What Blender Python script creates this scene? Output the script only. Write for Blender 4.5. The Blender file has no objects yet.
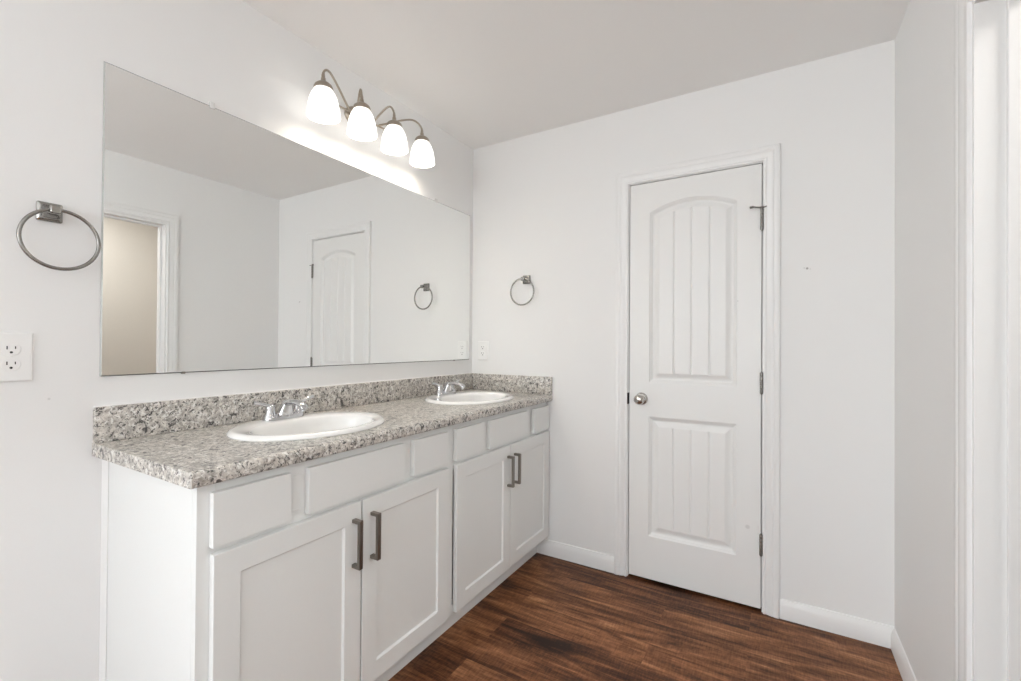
import bpy, bmesh, math, random
from mathutils import Vector, Matrix

S = bpy.context.scene
COL = S.collection
PI = math.pi

# ------------------------------------------------------------------ camera
CAM = Vector((1.6689, -2.341, 1.2047))
YAW, PITCH, ROLL = 0.5344, 0.0069, 0.0069
fw = Vector((-math.sin(YAW) * math.cos(PITCH), math.cos(YAW) * math.cos(PITCH), math.sin(PITCH)))
rt = Vector((math.cos(YAW), math.sin(YAW), 0))
up = rt.cross(fw)
r2 = rt * math.cos(ROLL) + up * math.sin(ROLL)
u2 = -rt * math.sin(ROLL) + up * math.cos(ROLL)
cd = bpy.data.cameras.new('camera')
cd.sensor_width = 36
cd.lens = 36 * 450.92 / 1021
cd.clip_start = 0.02
cam = bpy.data.objects.new('camera', cd)
COL.objects.link(cam)
cam.matrix_world = Matrix(((r2.x, u2.x, -fw.x, CAM.x), (r2.y, u2.y, -fw.y, CAM.y),
                           (r2.z, u2.z, -fw.z, CAM.z), (0, 0, 0, 1)))
S.camera = cam

# ------------------------------------------------------------------ room measures (metres)
W, H, REAR = 2.074, 2.44, -6.6
HALL = 3.35                                   # far wall of the room beyond the doorway
DO0, DO1 = -1.59, -0.828                      # doorway in the right wall
DX0, DX1, DZ0, DZ1 = 1.006, 1.606, 0.014, 2.032   # the closed door slab

# ------------------------------------------------------------------ world, lights, exposure
S.view_settings.view_transform = 'Standard'
S.view_settings.look = 'None'
S.view_settings.gamma = 1
S.view_settings.use_curve_mapping = False
S.view_settings.exposure = 0.27
S.cycles.sample_clamp_indirect = 6
S.cycles.max_bounces = 16
S.cycles.diffuse_bounces = 10

wd = bpy.data.worlds.new('world')
S.world = wd
wd.use_nodes = True
wn = wd.node_tree
bg = wn.nodes['Background']
sky = wn.nodes.new('ShaderNodeTexSky')
sky.sky_type = 'NISHITA'
sky.sun_elevation = math.radians(40)
sky.sun_rotation = math.radians(0)
sky.sun_disc = False
wn.links.new(sky.outputs[0], bg.inputs[0])
bg.inputs[1].default_value = 0.25


def area(name, loc, rot, sx, sy, power, color):
    l = bpy.data.lights.new(name, 'AREA')
    l.shape = 'RECTANGLE'
    l.size, l.size_y = sx, sy
    l.energy = power
    l.color = color
    o = bpy.data.objects.new(name, l)
    o.location = loc
    o.rotation_euler = rot
    COL.objects.link(o)
    return o


# daylight entering by the window in the rear wall (faces +y), and the ceiling lamp of
# the room beyond the doorway
area('window_daylight', (1.25, REAR + 0.03, 1.45), (PI / 2, 0, 0), 1.2, 1.3, 37, (0.90, 0.96, 1.0))
area('added_side_fill', (0.03, -4.0, 1.5), (0, -PI / 2, 0), 1.2, 1.2, 54, (0.93, 0.975, 1.0))  # added fill through an unseen side window, to brighten the right wall
area('hall_lamp_light', (2.75, -1.15, H - 0.06), (0, 0, 0), 0.35, 0.35, 11, (1.0, 0.97, 0.93))

# ------------------------------------------------------------------ materials


def mat(name, color=(0.8, 0.8, 0.8), rough=0.5, metal=0.0, spec=0.5, bump=0.0, bscale=200.0, coat=0.0):
    m = bpy.data.materials.new(name)
    m.use_nodes = True
    n = m.node_tree
    b = n.nodes['Principled BSDF']
    b.inputs['Base Color'].default_value = (*color, 1)
    b.inputs['Roughness'].default_value = rough
    b.inputs['Metallic'].default_value = metal
    b.inputs['Specular IOR Level'].default_value = spec
    b.inputs['Coat Weight'].default_value = coat
    tc = n.nodes.new('ShaderNodeTexCoord')
    nz = n.nodes.new('ShaderNodeTexNoise')
    nz.inputs['Scale'].default_value = bscale
    nz.inputs['Detail'].default_value = 3
    n.links.new(tc.outputs['Object'], nz.inputs['Vector'])
    # tiny tonal variation so that no surface is perfectly flat
    mx = n.nodes.new('ShaderNodeMix')
    mx.data_type = 'RGBA'
    mx.inputs[6].default_value = (*[c * 0.985 for c in color], 1)
    mx.inputs[7].default_value = (*[min(1, c * 1.01) for c in color], 1)
    n.links.new(nz.outputs['Fac'], mx.inputs[0])
    n.links.new(mx.outputs[2], b.inputs['Base Color'])
    if bump:
        bp = n.nodes.new('ShaderNodeBump')
        bp.inputs['Strength'].default_value = bump
        bp.inputs['Distance'].default_value = 0.002
        n.links.new(nz.outputs['Fac'], bp.inputs['Height'])
        n.links.new(bp.outputs[0], b.inputs['Normal'])
    return m


def add_marks(m, marks, dark=0.55):
    """small dents and scuffs on a painted surface: (x, y, z, radius)"""
    n = m.node_tree
    b = n.nodes['Principled BSDF']
    src = b.inputs['Base Color'].links[0].from_socket
    tc = n.nodes.new('ShaderNodeTexCoord')
    for (x, y, z, r, k) in marks:
        d = n.nodes.new('ShaderNodeVectorMath')
        d.operation = 'DISTANCE'
        d.inputs[1].default_value = (x, y, z)
        n.links.new(tc.outputs['Object'], d.inputs[0])
        mr = n.nodes.new('ShaderNodeMapRange')
        mr.inputs[1].default_value = r * 0.5
        mr.inputs[2].default_value = r
        mr.inputs[3].default_value = k
        mr.inputs[4].default_value = 0.0
        n.links.new(d.outputs['Value'], mr.inputs[0])
        mx = n.nodes.new('ShaderNodeMix')
        mx.data_type = 'RGBA'
        mx.inputs[7].default_value = (0.2, 0.19, 0.17, 1)
        n.links.new(mr.outputs[0], mx.inputs[0])
        n.links.new(src, mx.inputs[6])
        src = mx.outputs[2]
    n.links.new(src, b.inputs['Base Color'])


WALL = (0.83, 0.83, 0.825)
M_wall = mat('wall_paint', WALL, 0.65, spec=0.3, bump=0.06, bscale=260)
M_wall_back = mat('wall_paint_marked', WALL, 0.65, spec=0.3, bump=0.06, bscale=260)
add_marks(M_wall_back, [(1.7795, 0, 1.5405, 0.006, 0.7), (1.769, 0, 1.543, 0.004, 0.25), (1.791, 0, 1.537, 0.004, 0.2)])
M_wall_left = mat('wall_paint_left', WALL, 0.65, spec=0.3, bump=0.06, bscale=260)
add_marks(M_wall_left, [(0, -1.932, 1.049, 0.004, 0.22)])
M_ceil = mat('ceiling_paint', (0.89, 0.885, 0.875), 0.8, spec=0.2, bump=0.08, bscale=180)
M_hall = mat('beige_wall_paint', (0.78, 0.75, 0.70), 0.7, spec=0.3, bump=0.05, bscale=260)
M_trim = mat('white_trim_paint', (0.84, 0.84, 0.835), 0.35, spec=0.5)
M_door = mat('white_door_paint', (0.82, 0.82, 0.81), 0.38, spec=0.5)
add_marks(M_door, [(1.553, 0, 0.372, 0.012, 0.22), (1.51, 0, 1.41, 0.004, 0.2)])
M_cab = mat('white_cabinet_paint', (0.785, 0.798, 0.79), 0.4, spec=0.4)
M_white = mat('white_plastic', (0.86, 0.86, 0.85), 0.3, spec=0.5)
M_slot = mat('dark_slot', (0.02, 0.02, 0.02), 0.6)
M_porc = mat('white_porcelain', (0.88, 0.875, 0.86), 0.08, spec=0.6, coat=0.5)
M_chrome = mat('chrome', (0.62, 0.62, 0.63), 0.06, metal=1)
M_nickel = mat('brushed_nickel', (0.50, 0.475, 0.44), 0.28, metal=1, bscale=900)
M_ring = mat('satin_nickel', (0.30, 0.29, 0.275), 0.25, metal=1, bscale=900)
M_knob = mat('polished_nickel', (0.55, 0.53, 0.50), 0.14, metal=1, bscale=900)
M_hinge = mat('hinge_nickel', (0.27, 0.26, 0.245), 0.3, metal=1, bscale=900)
M_pull = mat('dark_nickel_pull', (0.27, 0.25, 0.225), 0.34, metal=1, bscale=900)
M_lampmetal = mat('lamp_nickel', (0.42, 0.37, 0.31), 0.35, metal=1, bscale=900)
M_mirror = mat('mirror_glass', (0.93, 0.94, 0.93), 0.0, metal=1)
M_medge = mat('mirror_edge', (0.07, 0.075, 0.07), 0.3)
M_medge_side = mat('mirror_side_edge', (0.42, 0.43, 0.41), 0.3)
M_clip = mat('clear_clip', (0.75, 0.75, 0.74), 0.2)
M_highlight = mat('splash_highlight_white', (0.84, 0.83, 0.82), 0.5)  # colour of the painted highlight along the splash top

M_bulb = bpy.data.materials.new('lit_frosted_glass')
M_bulb.use_nodes = True
_n = M_bulb.node_tree
_b = _n.nodes['Principled BSDF']
_b.inputs['Base Color'].default_value = (0.9, 0.88, 0.84, 1)
_b.inputs['Roughness'].default_value = 0.25
_tc = _n.nodes.new('ShaderNodeTexCoord')
_sp = _n.nodes.new('ShaderNodeSeparateXYZ')
_n.links.new(_tc.outputs['Object'], _sp.inputs[0])
_cr = _n.nodes.new('ShaderNodeValToRGB')     # the frosted glass glows most near its bulb
_cr.color_ramp.elements[0].position = 0.0
_cr.color_ramp.elements[0].color = (0.6, 0.585, 0.55, 1)
_cr.color_ramp.elements[1].position = 1.0
_cr.color_ramp.elements[1].color = (0.42, 0.41, 0.385, 1)
_e = _cr.color_ramp.elements.new(0.55)
_e.color = (1, 0.975, 0.93, 1)
_mr = _n.nodes.new('ShaderNodeMapRange')
_mr.inputs[1].default_value = -0.117
_mr.inputs[2].default_value = 0.0
_n.links.new(_sp.outputs[2], _mr.inputs[0])
_n.links.new(_mr.outputs[0], _cr.inputs[0])
_n.links.new(_cr.outputs[0], _b.inputs['Emission Color'])
_b.inputs['Emission Strength'].default_value = 1.4

M_pane = bpy.data.materials.new('window_pane')
M_pane.use_nodes = True
_b = M_pane.node_tree.nodes['Principled BSDF']
_b.inputs['Transmission Weight'].default_value = 1
_b.inputs['Roughness'].default_value = 0.02
_b.inputs['IOR'].default_value = 1.1


def make_floor_mat():
    m = bpy.data.materials.new('walnut_plank_floor')
    m.use_nodes = True
    n = m.node_tree
    L = n.links.new
    b = n.nodes['Principled BSDF']
    tc = n.nodes.new('ShaderNodeTexCoord')
    br = n.nodes.new('ShaderNodeTexBrick')
    br.offset = 0.37
    br.offset_frequency = 2
    br.squash = 1.0
    br.inputs['Color1'].default_value = (0, 0, 0, 1)
    br.inputs['Color2'].default_value = (1, 1, 1, 1)
    br.inputs['Mortar'].default_value = (0.5, 0.5, 0.5, 1)
    br.inputs['Scale'].default_value = 1
    br.inputs['Mortar Size'].default_value = 0.0
    br.inputs['Bias'].default_value = 0
    br.inputs['Brick Width'].default_value = 0.92
    br.inputs['Row Height'].default_value = 0.15
    mpb = n.nodes.new('ShaderNodeMapping')
    mpb.inputs['Location'].default_value = (0.27, 0.03, 0)
    L(tc.outputs['Object'], mpb.inputs[0])
    L(mpb.outputs[0], br.inputs['Vector'])
    sep = n.nodes.new('ShaderNodeSeparateColor')
    L(br.outputs['Color'], sep.inputs[0])
    rnd = sep.outputs[0]

    def noise(sx, sy, detail, rough, dist=0.0, wmul=13.0):
        mp = n.nodes.new('ShaderNodeMapping')
        mp.inputs['Scale'].default_value = (sx, sy, 1)
        L(tc.outputs['Object'], mp.inputs[0])
        nz = n.nodes.new('ShaderNodeTexNoise')
        nz.noise_dimensions = '4D'
        nz.inputs['Scale'].default_value = 1
        nz.inputs['Detail'].default_value = detail
        nz.inputs['Roughness'].default_value = rough
        nz.inputs['Distortion'].default_value = dist
        L(mp.outputs[0], nz.inputs['Vector'])
        mu = n.nodes.new('ShaderNodeMath')
        mu.operation = 'MULTIPLY'
        mu.inputs[1].default_value = wmul
        L(rnd, mu.inputs[0])
        L(mu.outputs[0], nz.inputs['W'])
        return nz.outputs['Fac']

    def math_(op, a, c):
        x = n.nodes.new('ShaderNodeMath')
        x.operation = op
        for i, v in enumerate((a, c)):
            if isinstance(v, (int, float)):
                x.inputs[i].default_value = v
            else:
                L(v, x.inputs[i])
        return x.outputs[0]

    grain = noise(3.2, 55, 6, 0.62, 0.6)       # long streaks along the plank
    fig = noise(1.5, 10, 5, 0.62, 1.8, 7.0)     # broad figure and cathedral bands
    saw = noise(170, 30, 2, 0.5, 0.0, 3.0)      # fine cross cut marks
    fine = noise(14, 190, 3, 0.6)
    v = math_('MULTIPLY', grain, 0.60)
    v = math_('ADD', v, math_('MULTIPLY', fig, 1.15))
    v = math_('ADD', v, math_('MULTIPLY', saw, 0.30))
    v = math_('ADD', v, math_('MULTIPLY', fine, 0.25))
    v = math_('ADD', v, math_('MULTIPLY', rnd, 0.16))
    v = math_('SUBTRACT', v, 0.75)
    cr = n.nodes.new('ShaderNodeValToRGB')
    e = cr.color_ramp.elements
    e[0].position = 0.22
    e[0].color = (0.020, 0.0075, 0.003, 1)
    e[1].position = 0.82
    e[1].color = (0.50, 0.245, 0.115, 1)
    for p, c in ((0.36, (0.066, 0.023, 0.0095, 1)), (0.5, (0.158, 0.061, 0.025, 1)), (0.64, (0.285, 0.122, 0.053, 1))):
        k = e.new(p)
        k.color = c
    L(v, cr.inputs[0])
    L(cr.outputs[0], b.inputs['Base Color'])
    b.inputs['Roughness'].default_value = 0.45
    b.inputs['Specular IOR Level'].default_value = 0.25
    bp = n.nodes.new('ShaderNodeBump')
    bp.inputs['Strength'].default_value = 0.25
    bp.inputs['Distance'].default_value = 0.001
    L(v, bp.inputs['Height'])
    L(bp.outputs[0], b.inputs['Normal'])
    return m


def make_granite():
    m = bpy.data.materials.new('speckled_granite_laminate')
    m.use_nodes = True
    n = m.node_tree
    L = n.links.new
    b = n.nodes['Principled BSDF']
    tc = n.nodes.new('ShaderNodeTexCoord')

    def noise(scale, detail, rough, off, dist=0.0):
        mp = n.nodes.new('ShaderNodeMapping')
        mp.inputs['Location'].default_value = (off, off * 1.7, -off)
        L(tc.outputs['Object'], mp.inputs[0])
        nz = n.nodes.new('ShaderNodeTexNoise')
        nz.inputs['Scale'].default_value = scale
        nz.inputs['Detail'].default_value = detail
        nz.inputs['Roughness'].default_value = rough
        nz.inputs['Distortion'].default_value = dist
        L(mp.outputs[0], nz.inputs['Vector'])
        return nz.outputs['Fac']

    def ramp(src, stops):
        cr = n.nodes.new('ShaderNodeValToRGB')
        e = cr.color_ramp.elements
        e[0].position, e[0].color = stops[0][0], (*stops[0][1], 1)
        e[1].position, e[1].color = stops[-1][0], (*stops[-1][1], 1)
        for p, c in stops[1:-1]:
            k = e.new(p)
            k.color = (*c, 1)
        L(src, cr.inputs[0])
        return cr.outputs[0]

    def mix(f, a, c):
        mx = n.nodes.new('ShaderNodeMix')
        mx.data_type = 'RGBA'
        L(f, mx.inputs[0])
        for i, v in ((6, a), (7, c)):
            if isinstance(v, tuple):
                mx.inputs[i].default_value = (*v, 1)
            else:
                L(v, mx.inputs[i])
        return mx.outputs[2]

    base = ramp(noise(45, 5, 0.7, 0.0, 0.5), [(0.34, (0.30, 0.282, 0.258)), (0.46, (0.49, 0.462, 0.425)),
                                             (0.55, (0.64, 0.605, 0.555)), (0.68, (0.79, 0.76, 0.71))])
    taupe = ramp(noise(85, 4, 0.65, 3.1, 0.4), [(0.52, (0, 0, 0)), (0.60, (0.8, 0.8, 0.8))])
    c = mix(taupe, base, (0.31, 0.285, 0.255))
    white = ramp(noise(80, 4, 0.6, 7.7, 0.5), [(0.54, (0, 0, 0)), (0.61, (0.8, 0.8, 0.8))])
    c = mix(white, c, (0.82, 0.81, 0.78))
    dark = ramp(noise(120, 3, 0.6, 12.3, 0.7), [(0.565, (0, 0, 0)), (0.61, (0.9, 0.9, 0.9))])
    c = mix(dark, c, (0.07, 0.066, 0.062))
    dots = ramp(noise(46, 3, 0.6, 21.9, 0.8), [(0.60, (0, 0, 0)), (0.63, (0.92, 0.92, 0.92))])
    c = mix(dots, c, (0.05, 0.047, 0.047))
    L(c, b.inputs['Base Color'])
    b.inputs['Roughness'].default_value = 0.3
    b.inputs['Specular IOR Level'].default_value = 0.5
    return m


M_floor = make_floor_mat()
M_gran = make_granite()

# ------------------------------------------------------------------ mesh helpers


class MB:
    def __init__(self):
        self.bm = bmesh.new()

    def _merge(self, tmp, mi=0):
        for f in tmp.faces:
            f.material_index = mi
        me = bpy.data.meshes.new('tmp')
        tmp.to_mesh(me)
        tmp.free()
        self.bm.from_mesh(me)
        bpy.data.meshes.remove(me)

    def box(self, lo, hi, bev=0.0, seg=2, mi=0):
        t = bmesh.new()
        bmesh.ops.create_cube(t, size=1)
        lo, hi = Vector(lo), Vector(hi)
        for v in t.verts:
            v.co = Vector((lo[i] + (v.co[i] + 0.5) * (hi[i] - lo[i]) for i in range(3)))
        if bev:
            bmesh.ops.bevel(t, geom=list(t.edges), offset=bev, segments=seg, profile=0.5, affect='EDGES')
        self._merge(t, mi)
        return self

    def tube(self, pts, rad, seg=12, cap=True, mi=0, closed=False):
        t = bmesh.new()
        pts = [Vector(p) for p in pts]
        n = len(pts)
        rads = rad if isinstance(rad, (list, tuple)) else [rad] * n
        prev = None
        rings = []
        for i, p in enumerate(pts):
            if closed:
                d = (pts[(i + 1) % n] - pts[i - 1]).normalized()
            else:
                d = (pts[min(i + 1, n - 1)] - pts[max(i - 1, 0)]).normalized()
            if prev is None:
                a = Vector((0, 0, 1)) if abs(d.z) < 0.9 else Vector((1, 0, 0))
                u = d.cross(a).normalized()
            else:
                u = (prev - d * prev.dot(d)).normalized()
            prev = u
            w = d.cross(u)
            rings.append([t.verts.new(p + (u * math.cos(k * 2 * PI / seg) + w * math.sin(k * 2 * PI / seg)) * rads[i]) for k in range(seg)])
        for i in range(n if closed else n - 1):
            A, B = rings[i], rings[(i + 1) % n]
            for k in range(seg):
                t.faces.new((A[k], A[(k + 1) % seg], B[(k + 1) % seg], B[k]))
        if cap and not closed:
            t.faces.new(rings[0])
            t.faces.new(rings[-1])
        bmesh.ops.recalc_face_normals(t, faces=t.faces[:])
        self._merge(t, mi)
        return self

    def loops(self, rings, close0=True, close1=True, mi=0, cyclic=True):
        """skin a list of equally long vertex loops"""
        t = bmesh.new()
        vs = [[t.verts.new(p) for p in r] for r in rings]
        m = len(vs[0])
        for A, B in zip(vs, vs[1:]):
            for k in range(m if cyclic else m - 1):
                t.faces.new((A[k], A[(k + 1) % m], B[(k + 1) % m], B[k]))
        if close0:
            t.faces.new(vs[0])
        if close1:
            t.faces.new(vs[-1])
        bmesh.ops.recalc_face_normals(t, faces=t.faces[:])
        self._merge(t, mi)
        return self

    def lathe(self, prof, origin=(0, 0, 0), axis='z', seg=32, mi=0, ends=(True, True)):
        o = Vector(origin)
        rings = []
        for r, h in prof:
            ring = []
            for k in range(seg):
                a = 2 * PI * k / seg
                c, s = r * math.cos(a), r * math.sin(a)
                ring.append(o + {'z': Vector((c, s, h)), 'x': Vector((h, c, s)), 'y': Vector((s, h, c))}[axis])
            rings.append(ring)
        return self.loops(rings, ends[0], ends[1], mi)

    def prism(self, prof, fn, a, b, mi=0):
        """extrude a closed 2-d outline from a to b; fn(p, q, t) places it"""
        return self.loops([[fn(p, q, a) for p, q in prof], [fn(p, q, b) for p, q in prof]], mi=mi)

    def build(self, name, material, parent=None, smooth=None, loc=None):
        me = bpy.data.meshes.new(name)
        self.bm.to_mesh(me)
        self.bm.free()
        for m in (material if isinstance(material, (list, tuple)) else [material]):
            me.materials.append(m)
        o = bpy.data.objects.new(name, me)
        COL.objects.link(o)
        if smooth:
            for p in me.polygons:
                p.use_smooth = True
            me.set_sharp_from_angle(angle=math.radians(smooth))
        if loc:
            o.location = loc
        if parent:
            o.parent = parent
        return o


def tag(o, label, cat, group=None):
    o['label'] = label
    o['category'] = cat
    if group:
        o['group'] = group
    return o


def struct(o, label=None, cat=None):
    o['kind'] = 'structure'
    if label:
        o['label'] = label
    if cat:
        o['category'] = cat
    return o


def thing(name, loc, label, cat, group=None):
    o = bpy.data.objects.new(name, None)
    o.empty_display_size = 0.05
    o.location = loc
    COL.objects.link(o)
    return tag(o, label, cat, group)


def copy_tree(o, parent=None):
    c = o.copy()
    COL.objects.link(c)
    if parent:
        c.parent = parent
    for ch in o.children:
        copy_tree(ch, c)
    return c


# ------------------------------------------------------------------ room shell
T = 0.12
struct(MB().box((-T, REAR - T, -0.1), (HALL + T, 0.75, 0)).build('floor', M_floor), 'brown wood plank floor in dark walnut tones', 'floor')
struct(MB().box((-T, REAR - T, H), (HALL + T, 0.75, H + 0.1)).build('ceiling', M_ceil), 'flat white painted ceiling', 'ceiling')
LY0, LY1, LZ0, LZ1 = -4.65, -3.35, 0.85, 2.15     # unseen side window behind the viewer, added for fill light
struct(MB().box((-T, LY1, 0), (0, 0, H)).box((-T, REAR, 0), (0, LY0, H)).box((-T, LY0, 0), (0, LY1, LZ0)).box((-T, LY0, LZ1), (0, LY1, H)).build('wall_left', M_wall_left), 'pale painted wall behind the vanity mirror', 'wall')
G = 0.022                                      # jamb thickness plus gap round the door slab
wb = MB()
wb.box((-T, 0, 0), (DX0 - G, T, H)).box((DX1 + G, 0, 0), (HALL + T, T, H)).box((DX0 - G, 0, DZ1 + G), (DX1 + G, T, H))
struct(wb.build('wall_back', M_wall_back), 'pale painted wall holding the closed white door', 'wall')
wr = MB()
wr.box((W, DO1 + 0.002, 0), (W + T, 0, H)).box((W, REAR, 0), (W + T, DO0, H)).box((W, DO0, 2.045), (W + T, DO1 + 0.002, H))
struct(wr.build('wall_right', M_wall), 'pale painted wall right of the door with an open doorway', 'wall')
# rear wall with the window the daylight comes from
WX0, WX1, WZ0, WZ1 = 0.6, 1.9, 0.85, 2.15
wq = MB()
wq.box((-T, REAR - T, 0), (WX0, REAR, H)).box((WX1, REAR - T, 0), (HALL + T, REAR, H))
wq.box((WX0, REAR - T, 0), (WX1, REAR, WZ0)).box((WX0, REAR - T, WZ1), (WX1, REAR, H))
struct(wq.build('wall_rear', M_wall), 'pale painted wall behind the viewer with the window', 'wall')
wf = MB()
for a, b in (((WX0, WZ0), (WX1, WZ0 + .05)), ((WX0, WZ1 - .05), (WX1, WZ1)), ((WX0, WZ0 + .05), (WX0 + .05, WZ1 - .05)),
             ((WX1 - .05, WZ0 + .05), (WX1, WZ1 - .05)), ((WX0 + .05, 1.48), (WX1 - .05, 1.52))):
    wf.box((a[0], REAR - 0.09, a[1]), (b[0], REAR - 0.04, b[1]))
win = struct(wf.build('window_1', M_trim), 'white framed window in the wall behind the viewer', 'window')
MB().box((WX0 + .05, REAR - .068, WZ0 + .05), (WX1 - .05, REAR - .062, WZ1 - .05)).build('pane', M_pane, win)
wf = MB()  # frame of the added side window that goes with the fill light
for a, b in (((LY0, LZ0), (LY1, LZ0 + .05)), ((LY0, LZ1 - .05), (LY1, LZ1)), ((LY0, LZ0 + .05), (LY0 + .05, LZ1 - .05)),
             ((LY1 - .05, LZ0 + .05), (LY1, LZ1 - .05)), ((LY0 + .05, 1.48), (LY1 - .05, 1.52))):
    wf.box((-0.09, a[0], a[1]), (-0.04, b[0], b[1]))
win = struct(wf.build('added_fill_window', M_trim), 'added unseen window in the left wall behind the viewer, for fill light', 'window')
MB().box((-.068, LY0 + .05, LZ0 + .05), (-.062, LY1 - .05, LZ1 - .05)).build('pane', M_pane, win)
# the room seen through the doorway, and an added unseen box blocking light behind the closed door
struct(MB().box((HALL, REAR, 0), (HALL + T, 0, H)).build('wall_hall', M_hall), 'beige wall of the room beyond the doorway', 'wall')
hl = MB().box((W + T, -0.012, 0), (HALL, 0, H)).build('wall_hall_end', M_hall)
struct(hl, 'beige end wall of the room beyond the doorway', 'wall')
ck = MB()
ck.box((DX0 - 0.3, 0.63, 0), (DX1 + 0.3, 0.75, H)).box((DX0 - 0.3, T, 0), (DX0 - 0.2, 0.63, H)).box((DX1 + 0.2, T, 0), (DX1 + 0.3, 0.63, H))
struct(ck.build('wall_light_block', M_wall), 'added light-blocking wall behind the closed white door', 'wall')

# ------------------------------------------------------------------ trim
CASING = [(0.0, 0.0), (0.0, 0.008), (0.003, 0.0105), (0.008, 0.0105), (0.011, 0.008), (0.016, 0.0095), (0.024, 0.013),
          (0.032, 0.0155), (0.036, 0.0135), (0.039, 0.0165), (0.052, 0.0175), (0.056, 0.015), (0.057, 0.0)]


CASING = [(d * 64 / 57, t) for d, t in CASING]


def casing(name, a0, a1, top, place, material):
    """mitred casing round an opening; place(u, v, t) -> world, t = distance off the wall"""
    m = MB()
    rings = []
    for (u, v, du, dv) in ((a0, 0, -1, 0), (a0, top, -1, 1), (a1, top, 1, 1), (a1, 0, 1, 0)):
        rings.append([place(u + du * d, v + dv * d, t) for d, t in CASING])
    m.loops(rings)
    return m.build(name, material, smooth=40)


# the closed door's frame: jamb with stops, and casing
c1 = casing('trim_1', DX0 - 0.009, DX1 + 0.009, DZ1 + 0.009, lambda u, v, t: Vector((u, -t, v)), M_trim)
struct(c1, 'white moulded casing round the closed door', 'trim')
jm = MB()
gp = 0.0048
for (lo, hi) in (((DX0 - G, 0.0, 0), (DX0 - gp, T, DZ1 + gp)), ((DX1 + gp, 0.0, 0), (DX1 + G, T, DZ1 + gp)),
                 ((DX0 - G, 0.0, DZ1 + gp), (DX1 + G, T, DZ1 + G))):
    jm.box(lo, hi)
for (lo, hi) in (((DX0 - gp, 0.042, 0), (DX0 + 0.009, 0.075, DZ1 + gp)), ((DX1 - 0.009, 0.042, 0), (DX1 + gp, 0.075, DZ1 + gp)),
                 ((DX0 + 0.009, 0.042, DZ1 - 0.009), (DX1 - 0.009, 0.075, DZ1 + gp))):
    jm.box(lo, hi)
j1 = struct(jm.build('trim_2', M_trim), 'white door jamb round the closed door', 'trim')
st = MB().box((DX0 - 0.0085, -0.0125, 0.895), (DX0 - 0.0035, 0.03, 0.953), 0.001).build('strike_plate', M_slot, j1)
st['label'] = 'dark metal strike plate'

# the open doorway in the right wall
c2 = casing('trim_3', DO0 + 0.0, DO1 - 0.005, 2.045, lambda u, v, t: Vector((W - t, u, v)), M_trim)
struct(c2, 'white moulded casing round the open doorway on the right', 'trim')
c3 = casing('trim_4', DO0 + 0.0, DO1 - 0.005, 2.045, lambda u, v, t: Vector((W + T + t, u, v)), M_trim)
struct(c3, 'white casing on the far side of the open doorway', 'trim')
dj = MB()
JI = DO1 - 0.017                                # jamb face
dj.box((W + 0.0, JI, 0), (W + T, DO1, 2.045), 0.001).box((W, DO0, 0), (W + T, DO0 + 0.017, 2.045)).box((W, DO0 + .017, 2.03), (W + T, JI, 2.045))
dj.box((W + 0.055, JI - 0.011, 0), (W + 0.092, JI, 2.03), 0.002).box((W + 0.055, DO0 + .017, 0), (W + 0.092, DO0 + 0.028, 2.03), 0.002)
dj.box((W + 0.055, DO0 + .028, 2.019), (W + 0.092, JI - .011, 2.03), 0.002)
struct(dj.build('trim_5', M_trim), 'white jamb and stop of the open doorway', 'trim')

BASE = [(0, 0), (0.013, 0), (0.013, 0.058), (0.0105, 0.064), (0.0095, 0.070), (0.006, 0.077), (0.0045, 0.084), (0.0, 0.086)]


def baseboard(name, fn, a, b, label):
    o = MB().prism(BASE, fn, a, b).build(name, M_trim, smooth=35)
    return struct(o, label, 'baseboard')


FB = lambda p, q, t: Vector((t, -p, q))
FR = lambda p, q, t: Vector((W - p, t, q))
FL = lambda p, q, t: Vector((p, t, q))
baseboard('baseboard_back', FB, 0.477, DX0 - 0.0735, 'white baseboard between the vanity and the door')
baseboard('baseboard_back.001', FB, DX1 + 0.0735, W, 'white baseboard right of the closed door')
baseboard('baseboard_right', FR, DO1 + 0.0595, -0.013, 'white baseboard on the right wall by the doorway')
baseboard('baseboard_right.001', FR, REAR, DO0 - 0.0645, 'white baseboard on the right wall past the doorway')
baseboard('baseboard_left', FL, REAR, -1.828, 'white baseboard on the left wall before the vanity')

# ------------------------------------------------------------------ the closed two-panel door
PXC = (DX0 + DX1) / 2
PH = 0.2                                        # half width of a panel


def door_depth(x, z):
    """how far the moulded front lies behind the face of the stiles"""
    best = 0.0
    for (zb, zt, arch) in ((1.012, 1.877, 0.05), (0.232, 0.836, 0.0)):
        dx = PH - abs(x - PXC)
        d = min(dx, z - zb)
        if arch:
            R = (PH * PH + arch * arch) / (2 * arch)
            if z > zt - 0.08:
                d = min(d, R - math.hypot(x - PXC, z - (zt + arch - R)))
        else:
            d = min(d, zt - z)
        if d <= 0:
            continue
        key = [(0, 0), (0.003, 0.0055), (0.009, 0.0068), (0.014, 0.0140), (0.022, 0.0148), (0.030, 0.0125), (0.047, 0.0040), (0.050, 0.0036), (9, 0.0036)]
        for (a, ha), (b, hb) in zip(key, key[1:]):
            if a <= d <= b:
                h = ha + (hb - ha) * (d - a) / (b - a)
                break
        if d > 0.049:
            g = min(abs(x - (PXC + k)) for k in (-0.082, 0.0, 0.082))
            if g < 0.005:
                h += 0.0048 * (1 - g / 0.005)
        best = h
    return best


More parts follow.
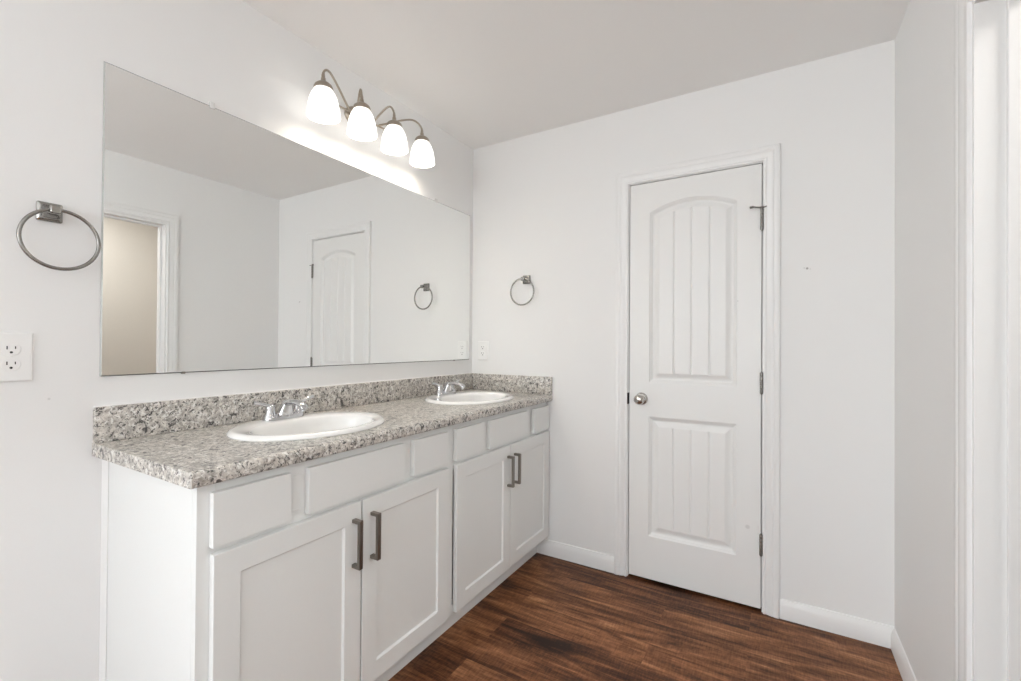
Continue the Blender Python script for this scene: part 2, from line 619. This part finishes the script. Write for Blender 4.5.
def door_slab():
    xs = [DX0 + i * (DX1 - DX0) / 300 for i in range(301)]
    zs = [DZ0 + i * (DZ1 - DZ0) / 620 for i in range(621)]
    verts, faces = [], []
    n = len(xs)
    for z in zs:
        for x in xs:
            verts.append((x, door_depth(x, z), z))
    for j in range(len(zs) - 1):
        for i in range(n - 1):
            faces.append((j * n + i, j * n + i + 1, (j + 1) * n + i + 1, (j + 1) * n + i))
    b0 = len(verts)
    verts += [(DX0, 0.035, DZ0), (DX1, 0.035, DZ0), (DX1, 0.035, DZ1), (DX0, 0.035, DZ1)]
    m = len(zs)
    faces.append((b0 + 3, b0 + 2, b0 + 1, b0))
    faces.append(tuple([b0, b0 + 1] + [i for i in range(n - 1, -1, -1)]))
    faces.append(tuple([b0 + 2, b0 + 3] + [(m - 1) * n + i for i in range(n)]))
    faces.append(tuple([b0 + 3, b0] + [j * n for j in range(m)]))
    faces.append(tuple([b0 + 1, b0 + 2] + [j * n + n - 1 for j in range(m - 1, -1, -1)]))
    me = bpy.data.meshes.new('door_1')
    me.from_pydata(verts, [], faces)
    me.materials.append(M_door)
    nq = (n - 1) * (m - 1)
    for i, p in enumerate(me.polygons):
        p.use_smooth = i < nq
    me.set_sharp_from_angle(angle=math.radians(60))
    o = bpy.data.objects.new('door_1', me)
    COL.objects.link(o)
    return o


door = struct(door_slab(), 'closed white two-panel door with an arched plank upper panel', 'door')
KX, KZ = DX0 + 0.062, 0.926
k = MB().lathe([(0.0001, -0.062), (0.010, -0.0615), (0.019, -0.058), (0.0255, -0.050), (0.027, -0.043), (0.0245, -0.035), (0.017, -0.028),
                (0.0115, -0.022), (0.0105, -0.008), (0.0105, 0.002)], (KX, 0, KZ), 'y', 36).build('door_knob', M_knob, door, smooth=50)
k['label'] = 'round polished nickel knob'
MB().lathe([(0.0001, -0.0105), (0.020, -0.0105), (0.028, -0.008), (0.0315, -0.004), (0.032, 0.0)], (KX, 0, KZ), 'y', 36).build('rosette', M_knob, k, smooth=40)
for hz in (1.776, 1.033, 0.304):
    h = MB()
    hx = DX1 + 0.0015
    for i in range(5):
        z0 = hz - 0.047 + i * 0.0190
        h.lathe([(0.0062, z0), (0.0068, z0 + 0.001), (0.0068, z0 + 0.0172), (0.0062, z0 + 0.0182)], (hx, -0.0085, 0), 'z', 14)
    h.lathe([(0.002, hz - 0.051), (0.0055, hz - 0.048), (0.0055, hz - 0.047)], (hx, -0.0085, 0), 'z', 14)
    h.lathe([(0.0055, hz + 0.047), (0.0055, hz + 0.049), (0.002, hz + 0.052)], (hx, -0.0085, 0), 'z', 14)
    h.box((hx - 0.004, -0.006, hz - 0.045), (hx - 0.0025, 0.030, hz + 0.045))
    ho = h.build('hinge', M_hinge, door, smooth=40)
    if hz > 1.5:
        s = MB()
        hx2, hy2, zz = hx, -0.0085, hz + 0.054
        s.lathe([(0.0095, -0.003), (0.0095, 0.003)], (hx2, hy2, zz), 'z', 16)
        s.tube([(hx2 - 0.006, hy2 - 0.004, zz), (hx2 - 0.020, hy2 - 0.016, zz - 0.001), (hx2 - 0.034, hy2 - 0.026, zz)], 0.0032, 10)
        s.tube([(hx2 - 0.034, hy2 - 0.026, zz), (hx2 - 0.046, hy2 - 0.020, zz)], [0.0055, 0.0055], 12)
        s.tube([(hx2 + 0.007, hy2 - 0.004, zz), (hx2 + 0.018, hy2 - 0.010, zz)], 0.003, 10)
        s.build('hinge_stop', M_hinge, ho, smooth=40)

# ------------------------------------------------------------------ vanity cabinet
CY0, CY1 = -1.8185, -0.001                       # along the wall
FX = 0.533                                      # face frame front
CZ = 0.8785                                     # top of the cabinet
TK = 0.477                                      # toe kick front
van = thing('vanity_cabinet', (0.266, -0.911, 0), 'long white shaker vanity cabinet with four doors under the speckled countertop', 'vanity')


def vpart(mb, name, m=M_cab, parent=None, smooth=None):
    """parts are modelled in place and hung under the vanity"""
    o = mb.build(name, m, None, smooth)
    o.parent = parent or van
    if parent is None:
        o.matrix_parent_inverse = Matrix.Translation(van.location).inverted()
    return o


e = MB()                                        # near end panel notched at the toe
sp = [(0.0, 0.0), (TK, 0.0), (TK, 0.1), (FX - 0.019, 0.1), (FX - 0.019, CZ), (0.0, CZ)]
e.prism(sp, lambda p, q, t: Vector((p, t, q)), CY0, CY0 + 0.012)
vpart(e, 'side_panel')
e = MB().prism(sp, lambda p, q, t: Vector((p, t, q)), CY1 - 0.012, CY1)
vpart(e, 'side_panel')
vpart(MB().box((0.0, CY0 - 0.003, 0.0), (0.045, CY0, CZ), 0.0015), 'scribe_strip', M_trim)
vpart(MB().box((0.002, CY0 + 0.012, 0.1), (TK, CY1 - 0.012, 0.112)), 'bottom_panel')
vpart(MB().box((TK - 0.016, CY0 + 0.012, 0.0), (TK, CY1 - 0.012, 0.1)), 'toe_kick')
f = MB()
fr0, fr1 = FX - 0.019, FX
f.box((fr0, CY0, 0.1), (fr1, CY0 + 0.04, CZ), 0.0008)
f.box((fr0, CY1 - 0.04, 0.1), (fr1, CY1, CZ), 0.0008)
f.box((fr0, -0.935, 0.1), (fr1, -0.876, CZ), 0.0008)
for a, b in ((CY0 + .04, -0.935), (-0.876, CY1 - .04)):
    f.box((fr0, a, 0.1), (fr1, b, 0.14), 0.0008).box((fr0, a, 0.69), (fr1, b, 0.745), 0.0008).box((fr0, a, 0.84), (fr1, b, CZ), 0.0008)
for y in (-1.571, -1.1475, -0.65, -0.231):
    f.box((fr0, y - 0.03, 0.745), (fr1, y + 0.03, 0.84), 0.0008)
vpart(f, 'face_frame')
DF = 0.019                                      # thickness of doors and drawer fronts
for y0, y1 in ((-1.792, -1.5975), (-1.545, -1.171), (-1.124, -0.929), (-0.876, -0.6695), (-0.631, -0.262), (-0.2, -0.0145)):
    vpart(MB().box((FX + 0.0005, y0, 0.7265), (FX + DF, y1, 0.8545), 0.001), 'drawer_front')


def cabinet_door(y0, y1):
    z0, z1, s = 0.113, 0.7105, 0.062
    x0, x1 = FX + 0.0005, FX + DF
    m = MB()
    # frame of two stiles and two rails with a small eased inner edge, panel set back
    def ring(x, d):
        return [Vector((x, y0 + d, z0 + d)), Vector((x, y1 - d, z0 + d)), Vector((x, y1 - d, z1 - d)), Vector((x, y0 + d, z1 - d))]
    m.loops([ring(x0, 0), ring(x1 - 0.0016, 0), ring(x1 - 0.0004, 0.0006), ring(x1, 0.0018), ring(x1, s - 0.001), ring(x1 - 0.0015, s), ring(x1 - 0.0065, s + 0.003), ring(x1 - 0.0075, s + 0.0045)])
    return vpart(m, 'cabinet_door')


def pull(door_o, y):
    z0, z1 = 0.5165, 0.664
    x = FX + DF
    m = MB()
    w = 0.0072
    m.box((x + 0.024, y - w, z0), (x + 0.0345, y + w, z1), 0.0012)
    m.box((x - 0.0005, y - w, z0), (x + 0.026, y + w, z0 + 0.011), 0.0012)
    m.box((x - 0.0005, y - w, z1 - 0.011), (x + 0.026, y + w, z1), 0.0012)
    o = m.build('bar_handle', M_pull)
    o.parent = door_o
    o['label'] = 'dark square bar handle'
    return o


for y0, y1, hy in ((-1.790, -1.3605, -1.390), (-1.3545, -0.925, -1.3175), (-0.870, -0.4470, -0.4695), (-0.4425, -0.0105, -0.4065)):
    pull(cabinet_door(y0, y1), hy)

# ------------------------------------------------------------------ countertop
TZ0, TZ1 = CZ + 0.0005, 0.9155
TL = -1.843
ct = thing('countertop', (0.28, -0.92, TZ0), 'speckled grey-beige granite-look countertop with a low backsplash', 'countertop')


def local(mb, name, m, root, smooth=None):
    o = mb.build(name, m, None, smooth)
    o.parent = root
    o.matrix_parent_inverse = Matrix.Translation(root.location).inverted()
    return o


SINKS = (-1.349, -0.420)
SX = 0.293                                      # sink centre off the wall
SA, SB = 0.262, 0.212                           # rim half sizes along / across the wall
prof = [(0.0, TZ0), (0.558, TZ0)]
for a in range(-80, 1, 20):
    prof.append((0.558 + 0.006 * math.cos(math.radians(a)), TZ0 + 0.006 + 0.006 * math.sin(math.radians(a))))
for a in range(0, 91, 10):
    prof.append((0.550 + 0.014 * math.cos(math.radians(a)), TZ1 - 0.014 + 0.014 * math.sin(math.radians(a))))
prof.append((0.0, TZ1))
slab = MB().prism(prof, lambda p, q, t: Vector((p, t, q)), TL, -0.0005).build('slab', M_gran)
cut = MB()
for sy in SINKS:
    rings = []
    for z in (TZ0 - 0.05, TZ1 + 0.05):
        rings.append([Vector((SX + (SB - 0.018) * math.cos(t * 2 * PI / 72), sy + (SA - 0.018) * math.sin(t * 2 * PI / 72), z)) for t in range(72)])
    cut.loops(rings)
cutter = cut.build('cutter', M_gran)
md = slab.modifiers.new('holes', 'BOOLEAN')
md.operation = 'DIFFERENCE'
md.solver = 'EXACT'
md.object = cutter
dg = bpy.context.evaluated_depsgraph_get()
me2 = bpy.data.meshes.new_from_object(slab.evaluated_get(dg))
slab.modifiers.clear()
slab.data = me2
bpy.data.objects.remove(cutter)
for p in me2.polygons:
    p.use_smooth = True
me2.set_sharp_from_angle(angle=math.radians(30))
slab.parent = ct
slab.matrix_parent_inverse = Matrix.Translation(ct.location).inverted()
SZ = 1.0165
local(MB().box((0.0, TL, TZ1), (0.02, -0.0005, SZ), 0.003, 3), 'backsplash', M_gran, ct, 30)
local(MB().box((0.0, TL + 0.002, SZ - 0.001), (0.009, -0.001, SZ + 0.003), 0.0015), 'splash_highlight_strip', M_highlight, ct, 30)  # added white strip imitating lamp light on the splash's top edge
local(MB().box((0.0205, -0.0195, TZ1), (0.564, -0.0005, SZ), 0.002, 2), 'side_splash', M_gran, ct, 30)

# ------------------------------------------------------------------ sinks


def make_sink(label):
    root = thing('oval_sink', (SX, SINKS[0], TZ1), label, 'sink', 'sinks in the vanity countertop')
    N = 72

    def ell(a, b, z, dx=0.0):
        return [Vector((dx + b * math.cos(t * 2 * PI / N), a * math.sin(t * 2 * PI / N), z)) for t in range(N)]
    DXB = 0.022
    rows = [ell(SA - 0.022, SB - 0.022, -0.03), ell(SA - 0.020, SB - 0.020, 0.0005), ell(SA - 0.001, SB - 0.001, 0.0005), ell(SA, SB, 0.004), ell(SA - 0.003, SB - 0.003, 0.010), ell(SA - 0.010, SB - 0.010, 0.0145),
            ell(SA - 0.018, SB - 0.018, 0.0155), ell(SA - 0.030, SB - 0.034, 0.0135, 0.008), ell(0.214, 0.152, 0.012, DXB), ell(0.208, 0.146, 0.008, DXB), ell(0.203, 0.141, -0.004, DXB)]
    for k in range(1, 11):
        a = k / 10 * PI / 2
        s = math.cos(a) ** 0.62
        rows.append(ell(max(0.203 * s, 0.026), max(0.141 * s, 0.026), -0.004 - 0.128 * math.sin(a) ** 1.2, DXB))
    # outer shell of the bowl under the counter
    m = MB()
    m.loops(rows, False, True)
    b = m.build('basin', M_porc, root, smooth=40)
    rows2 = [ell(SA - 0.022, SB - 0.022, -0.03)]
    for k in range(1, 9):
        a = k / 8 * PI / 2
        s = math.cos(a) ** 0.62
        rows2.append(ell(max((SA - 0.022) * s, 0.03), max((SB - 0.022) * s, 0.03), -0.03 - 0.115 * math.sin(a) ** 1.2, DXB * min(1, k / 4)))
    MB().loops(rows2, False, True).build('underside', M_porc, root, smooth=40)
    d = MB().lathe([(0.024, -0.1315), (0.024, -0.1285), (0.019, -0.127), (0.016, -0.129), (0.0001, -0.1285)], (DXB, 0, 0), 'z', 28, ends=(True, True)).build('drain', M_chrome, root, smooth=40)
    d['label'] = 'chrome drain ring'
    return root


s1 = make_sink('white oval drop-in sink nearer the left end of the countertop')
s2 = copy_tree(s1)
s2.location.y = SINKS[1]
s2['label'] = 'white oval drop-in sink near the back wall and side splash'

# ------------------------------------------------------------------ faucets (two lever handles and a low spout on one base)


def make_faucet(label):
    root = thing('faucet', (0.128, SINKS[0], TZ1 + 0.0140), label, 'faucet', 'faucets behind the sinks')
    N = 40
    rows = []
    for s, z in ((1.0, 0.0), (1.0, 0.006), (0.97, 0.011), (0.88, 0.0145), (0.6, 0.016)):
        r = []
        for t in range(N):
            a = t * 2 * PI / N
            c, q = math.cos(a), math.sin(a)
            r.append(Vector((0.026 * s * c, (0.05 if q > 0 else -0.05) * min(1, abs(q) * 8) * 1.0 + 0.026 * s * q, z)))
        rows.append(r)
    MB().loops(rows).build('base_plate', M_chrome, root, smooth=40)
    # spout: a broad wedge body narrowing upward, then a short arm reaching over the bowl
    rows = []
    for z, xc, hx_, hy_ in ((0.012, 0.004, 0.024, 0.031), (0.020, 0.005, 0.022, 0.029), (0.035, 0.010, 0.019, 0.023), (0.050, 0.016, 0.017, 0.018), (0.060, 0.020, 0.015, 0.016), (0.0675, 0.022, 0.009, 0.010)):
        rows.append([Vector((xc + hx_ * abs(math.cos(a)) ** 0.7 * (1 if math.cos(a) > 0 else -1), hy_ * abs(math.sin(a)) ** 0.7 * (1 if math.sin(a) > 0 else -1), z))
                     for a in [t * 2 * PI / 32 for t in range(32)]])
    sp_ = MB().loops(rows)
    path = [(0.015, 0.052, 0.013, 0.0165), (0.040, 0.060, 0.010, 0.016), (0.070, 0.062, 0.009, 0.0155), (0.098, 0.058, 0.0085, 0.015), (0.116, 0.050, 0.008, 0.0145), (0.122, 0.043, 0.006, 0.012)]
    rows = []
    for i, (x, z, th, wd_) in enumerate(path):
        a, b = path[max(0, i - 1)], path[min(len(path) - 1, i + 1)]
        d = Vector((b[0] - a[0], 0, b[1] - a[1])).normalized()
        nrm = Vector((-d.z, 0, d.x))
        rows.append([Vector((x, 0, z)) + nrm * th * math.cos(t * 2 * PI / 20) + Vector((0, wd_ * math.sin(t * 2 * PI / 20), 0)) for t in range(20)])
    sp_.loops(rows)
    sp_.lathe([(0.0088, 0.034), (0.0088, 0.052)], (0.112, 0, 0), 'z', 16)
    sp_.build('spout', M_chrome, root, smooth=50)
    for sg in (-1, 1):
        y = sg * 0.051
        v = MB().lathe([(0.0215, 0.008), (0.0215, 0.017), (0.0175, 0.022), (0.0155, 0.034), (0.0165, 0.043), (0.0150, 0.050), (0.008, 0.054), (0.0001, 0.055)], (0, y, 0), 'z', 28)
        v.tube([(0.0, y, 0.047), (0.004, y + sg * 0.018, 0.054), (0.006, y + sg * 0.040, 0.062), (0.006, y + sg * 0.064, 0.067)], [0.0085, 0.0066, 0.0060, 0.0070], 14)
        v.build('lever_handle', M_chrome, root, smooth=50)
    return root


f1 = make_faucet('chrome two-handle faucet behind the sink nearer the left end')
f2 = copy_tree(f1)
f2.location.y = SINKS[1]
f2['label'] = 'chrome two-handle faucet behind the sink near the back wall'

# ------------------------------------------------------------------ wall mirror
MY0, MY1, MZ0, MZ1 = -1.829, -0.037, 1.1025, 2.0075
mm = bmesh.new()
bmesh.ops.create_cube(mm, size=1)
for v in mm.verts:
    v.co = Vector((0.0035 + v.co.x * 0.006, (MY0 + MY1) / 2 + v.co.y * (MY1 - MY0), (MZ0 + MZ1) / 2 + v.co.z * (MZ1 - MZ0)))
mb_ = MB()
mb_.bm = mm
bmesh.ops.bevel(mm, geom=[e_ for e_ in mm.edges if all(v.co.x > 0.003 for v in e_.verts)], offset=0.0028, segments=1, affect='EDGES')
mm.normal_update()
for fc in mm.faces:
    fc.material_index = 0 if fc.normal.x > 0.99 else (2 if abs(fc.normal.y) > 0.5 else 1)
mir = tag(mb_.build('wall_mirror', [M_mirror, M_medge, M_medge_side]), 'large frameless mirror on the wall above the countertop', 'mirror')
for y, z in ((-1.542, MZ1), (-0.3665, MZ1), (-1.6195, MZ0), (-0.19, MZ0)):
    up_ = z == MZ1
    w_, a_, b_ = (0.008, z - 0.008, z + 0.014) if up_ else (0.005, z - 0.003, z + 0.004)
    c = MB().box((0.0066, y - w_, a_), (0.0085, y + w_, b_), 0.0008)
    if up_:
        c.box((0.0, y - w_, z + 0.0005), (0.0067, y + w_, b_))
        c.lathe([(0.0001, 0.0102), (0.003, 0.010), (0.0035, 0.0085)], (0, y, z + 0.007), 'x', 12)
    else:
        c.box((0.0, y - w_, a_), (0.0067, y + w_, z - 0.0004))
    c.build('mirror_clip', M_clip if up_ else M_pull, mir)

# ------------------------------------------------------------------ vanity light: four bell shades on scrolled arms
LX, LZ, LYC, LSP = 0.12, 2.222, -0.904, 0.192
LR = 2.236                                      # height of the canopy and cross bar
vl = thing('vanity_light', (0, LYC, LR), 'four-light brushed nickel wall fixture with lit bell glass shades above the mirror', 'light fixture')
# oval wall canopy
rows = []
for s, h in ((1.0, 0.0), (1.0, 0.006), (0.93, 0.014), (0.72, 0.021), (0.4, 0.025), (0.12, 0.027)):
    rows.append([Vector((h, 0.09 * s * math.cos(t * 2 * PI / 40), 0.052 * s * math.sin(t * 2 * PI / 40))) for t in range(40)])
MB().loops(rows).build('canopy', M_lampmetal, vl, smooth=40)
rod = MB().tube([(0.03, -0.36 + 0.1, -0.002), (0.03, 0.26, -0.002)], 0.0042, 10)
for sg in (-1, 1):
    rod.lathe([(0.0001, -0.009), (0.006, -0.0065), (0.009, 0), (0.006, 0.0065), (0.0001, 0.009)], (0.03, sg * 0.262, -0.002), 'y', 14)
rod.tube([(0.01, 0, -0.002), (0.034, 0, -0.002)], [0.012, 0.009], 14)
rod.build('cross_bar', M_lampmetal, vl, smooth=40)


def bez(p0, p1, p2, p3, n=14):
    out = []
    for i in range(n + 1):
        t = i / n
        out.append(p0 * (1 - t) ** 3 + p1 * 3 * t * (1 - t) ** 2 + p2 * 3 * t * t * (1 - t) + p3 * t ** 3)
    return out


for i in range(4):
    y = (i - 1.5) * LSP
    top = Vector((LX, y, LZ - LR + 0.018))
    yr = y * (0.30 if i in (0, 3) else 0.5)
    root_ = Vector((0.03, yr, 0.004))
    apex = Vector((LX - (LX - 0.03) * 0.22, y + (yr - y) * 0.22, LZ - LR + 0.088))
    d = (root_ - top)
    d.z = 0
    pts = [top, top + Vector((0, 0, 0.03))]
    pts += bez(top + Vector((0, 0, 0.03)), top + Vector((0, 0, 0.048)), apex - d * 0.12, apex)[1:]
    pts += bez(apex, apex + d * 0.17, root_ - d * 0.22 + Vector((0, 0, 0.02)), root_)[1:]
    MB().tube(pts, [0.0068] * 2 + [0.0056] * 2 + [0.0046] * (len(pts) - 4), 12).build('arm', M_lampmetal, vl, smooth=60)
    cap = MB().lathe([(0.0355, -0.010), (0.0365, -0.002), (0.033, 0.007), (0.024, 0.015), (0.0125, 0.021), (0.0095, 0.026), (0.0085, 0.036), (0.0001, 0.037)],
                     (LX, y, LZ - LR), 'z', 32).build('shade_holder', M_lampmetal, vl, smooth=50)
    pr = [(0.0325, 0.0), (0.036, -0.009), (0.0460, -0.026), (0.0535, -0.048), (0.0585, -0.072), (0.0615, -0.094), (0.063, -0.111), (0.0627, -0.1145),
          (0.061, -0.1145), (0.0593, -0.110), (0.0578, -0.094), (0.0548, -0.072), (0.0498, -0.048), (0.0425, -0.026), (0.0325, -0.010), (0.029, -0.002)]
    sh = MB().lathe(pr, (0, 0, 0), 'z', 40, ends=(False, False)).build('glass_shade', M_bulb, vl, smooth=50)
    sh.location = (LX, y, LZ - LR - 0.003)
    sh['label'] = 'lit frosted white bell glass'
    li = bpy.data.lights.new('vanity_bulb_light', 'POINT')
    li.energy = 2.3
    li.color = (1.0, 0.94, 0.86)
    li.shadow_soft_size = 0.028
    lo = bpy.data.objects.new('vanity_bulb_light', li)
    lo.location = (LX, LYC + y, LZ - 0.046)
    COL.objects.link(lo)

vl.rotation_euler.x = 0.028                     # hung a touch out of level

# ------------------------------------------------------------------ towel rings


def make_ring(label):
    """modelled on a wall facing +x with its plate centre at the origin"""
    root = thing('towel_ring', (0, 0, 0), label, 'towel ring', 'nickel towel rings')
    b = MB()
    def sq(x, h, c):
        pts = []
        for sx, sy in ((1, 1), (-1, 1), (-1, -1), (1, -1)):
            for k in range(5):
                a = math.atan2(sy, sx) + (k - 2) / 4 * PI / 2
                pts.append(Vector((x, sx * (h - c) + c * math.cos(a), sy * (h - c) + c * math.sin(a))))
        return pts
    b.loops([sq(0, 0.025, 0.004), sq(0.006, 0.025, 0.004), sq(0.010, 0.022, 0.004), sq(0.012, 0.019, 0.004)])
    b.build('wall_plate', M_ring, root, smooth=30)
    p = MB()
    p.loops([sq(0.011, 0.017, 0.005), sq(0.022, 0.0115, 0.004), sq(0.036, 0.0100, 0.004), sq(0.050, 0.0115, 0.004), sq(0.054, 0.0105, 0.004), sq(0.056, 0.0085, 0.004)])
    p.build('post', M_ring, root, smooth=30)
    R, r = 0.0768, 0.0046
    q = MB().tube([(0.043, R * math.sin(t * 2 * PI / 64), -R + 0.002 + R * math.cos(t * 2 * PI / 64)) for t in range(64)], r, 12, closed=True)
    q.build('ring', M_ring, root, smooth=60).location.y = 0.013
    return root


t1 = make_ring('nickel towel ring left of the mirror above the outlet')
t1.location = (0.0, -1.937, 1.545)
t2 = copy_tree(t1)
t2.rotation_euler = (0, 0, -PI / 2)
t2.location = (0.393, 0.0, 1.583)
[c for c in t2.children if c.name.startswith('ring')][0].location.y = -0.008
t2['label'] = 'nickel towel ring on the back wall beside the door'

# ------------------------------------------------------------------ outlets


def make_outlet(label, hw, hh, rot, loc):
    root = thing('electrical_outlet', (0, 0, 0), label, 'outlet')
    pl = MB()
    pl.loops([[Vector((x, sy * (hw - d), sz * (hh - d))) for sy, sz in ((-1, -1), (1, -1), (1, 1), (-1, 1))]
              for x, d in ((0, 0), (0.003, 0), (0.0055, 0.0025), (0.006, 0.006))])
    pl.build('cover_plate', M_white, root)
    for s in (-1, 1):
        zc = s * 0.0195
        r = MB()
        pts = []
        for k in range(40):
            a = k * 2 * PI / 40
            pts.append((0.0172 * math.cos(a), max(-0.0145, min(0.0145, 0.0172 * math.sin(a)))))
        r.loops([[Vector((x, p * g, zc + q * g)) for p, q in pts] for x, g in ((0.004, 1), (0.0072, 1), (0.0078, 0.96))])
        ro = r.build('receptacle', M_white, root)
        sl = MB()
        sl.box((0.0070, -0.0085, zc + 0.000), (0.0081, -0.0062, zc + 0.0085)).box((0.0070, 0.0062, zc + 0.0012), (0.0081, 0.0082, zc + 0.0078))
        sl.lathe([(0.0029, 0.0070), (0.0029, 0.0081)], (0, 0, zc - 0.0075), 'x', 14)
        sl.build('slots', M_slot, ro)
    MB().lathe([(0.003, 0.005), (0.003, 0.0068), (0.002, 0.0072)], (0, 0, 0), 'x', 14).build('screw', M_white, root, smooth=30)
    root.rotation_euler = (0, 0, rot)
    root.location = loc
    return root


make_outlet('white duplex outlet on the left wall below the towel ring', 0.040, 0.0622, 0, (0, -2.0035, 1.162))
make_outlet('white duplex outlet on the back wall above the side splash', 0.0375, 0.059, -PI / 2, (0.0865, 0, 1.160))
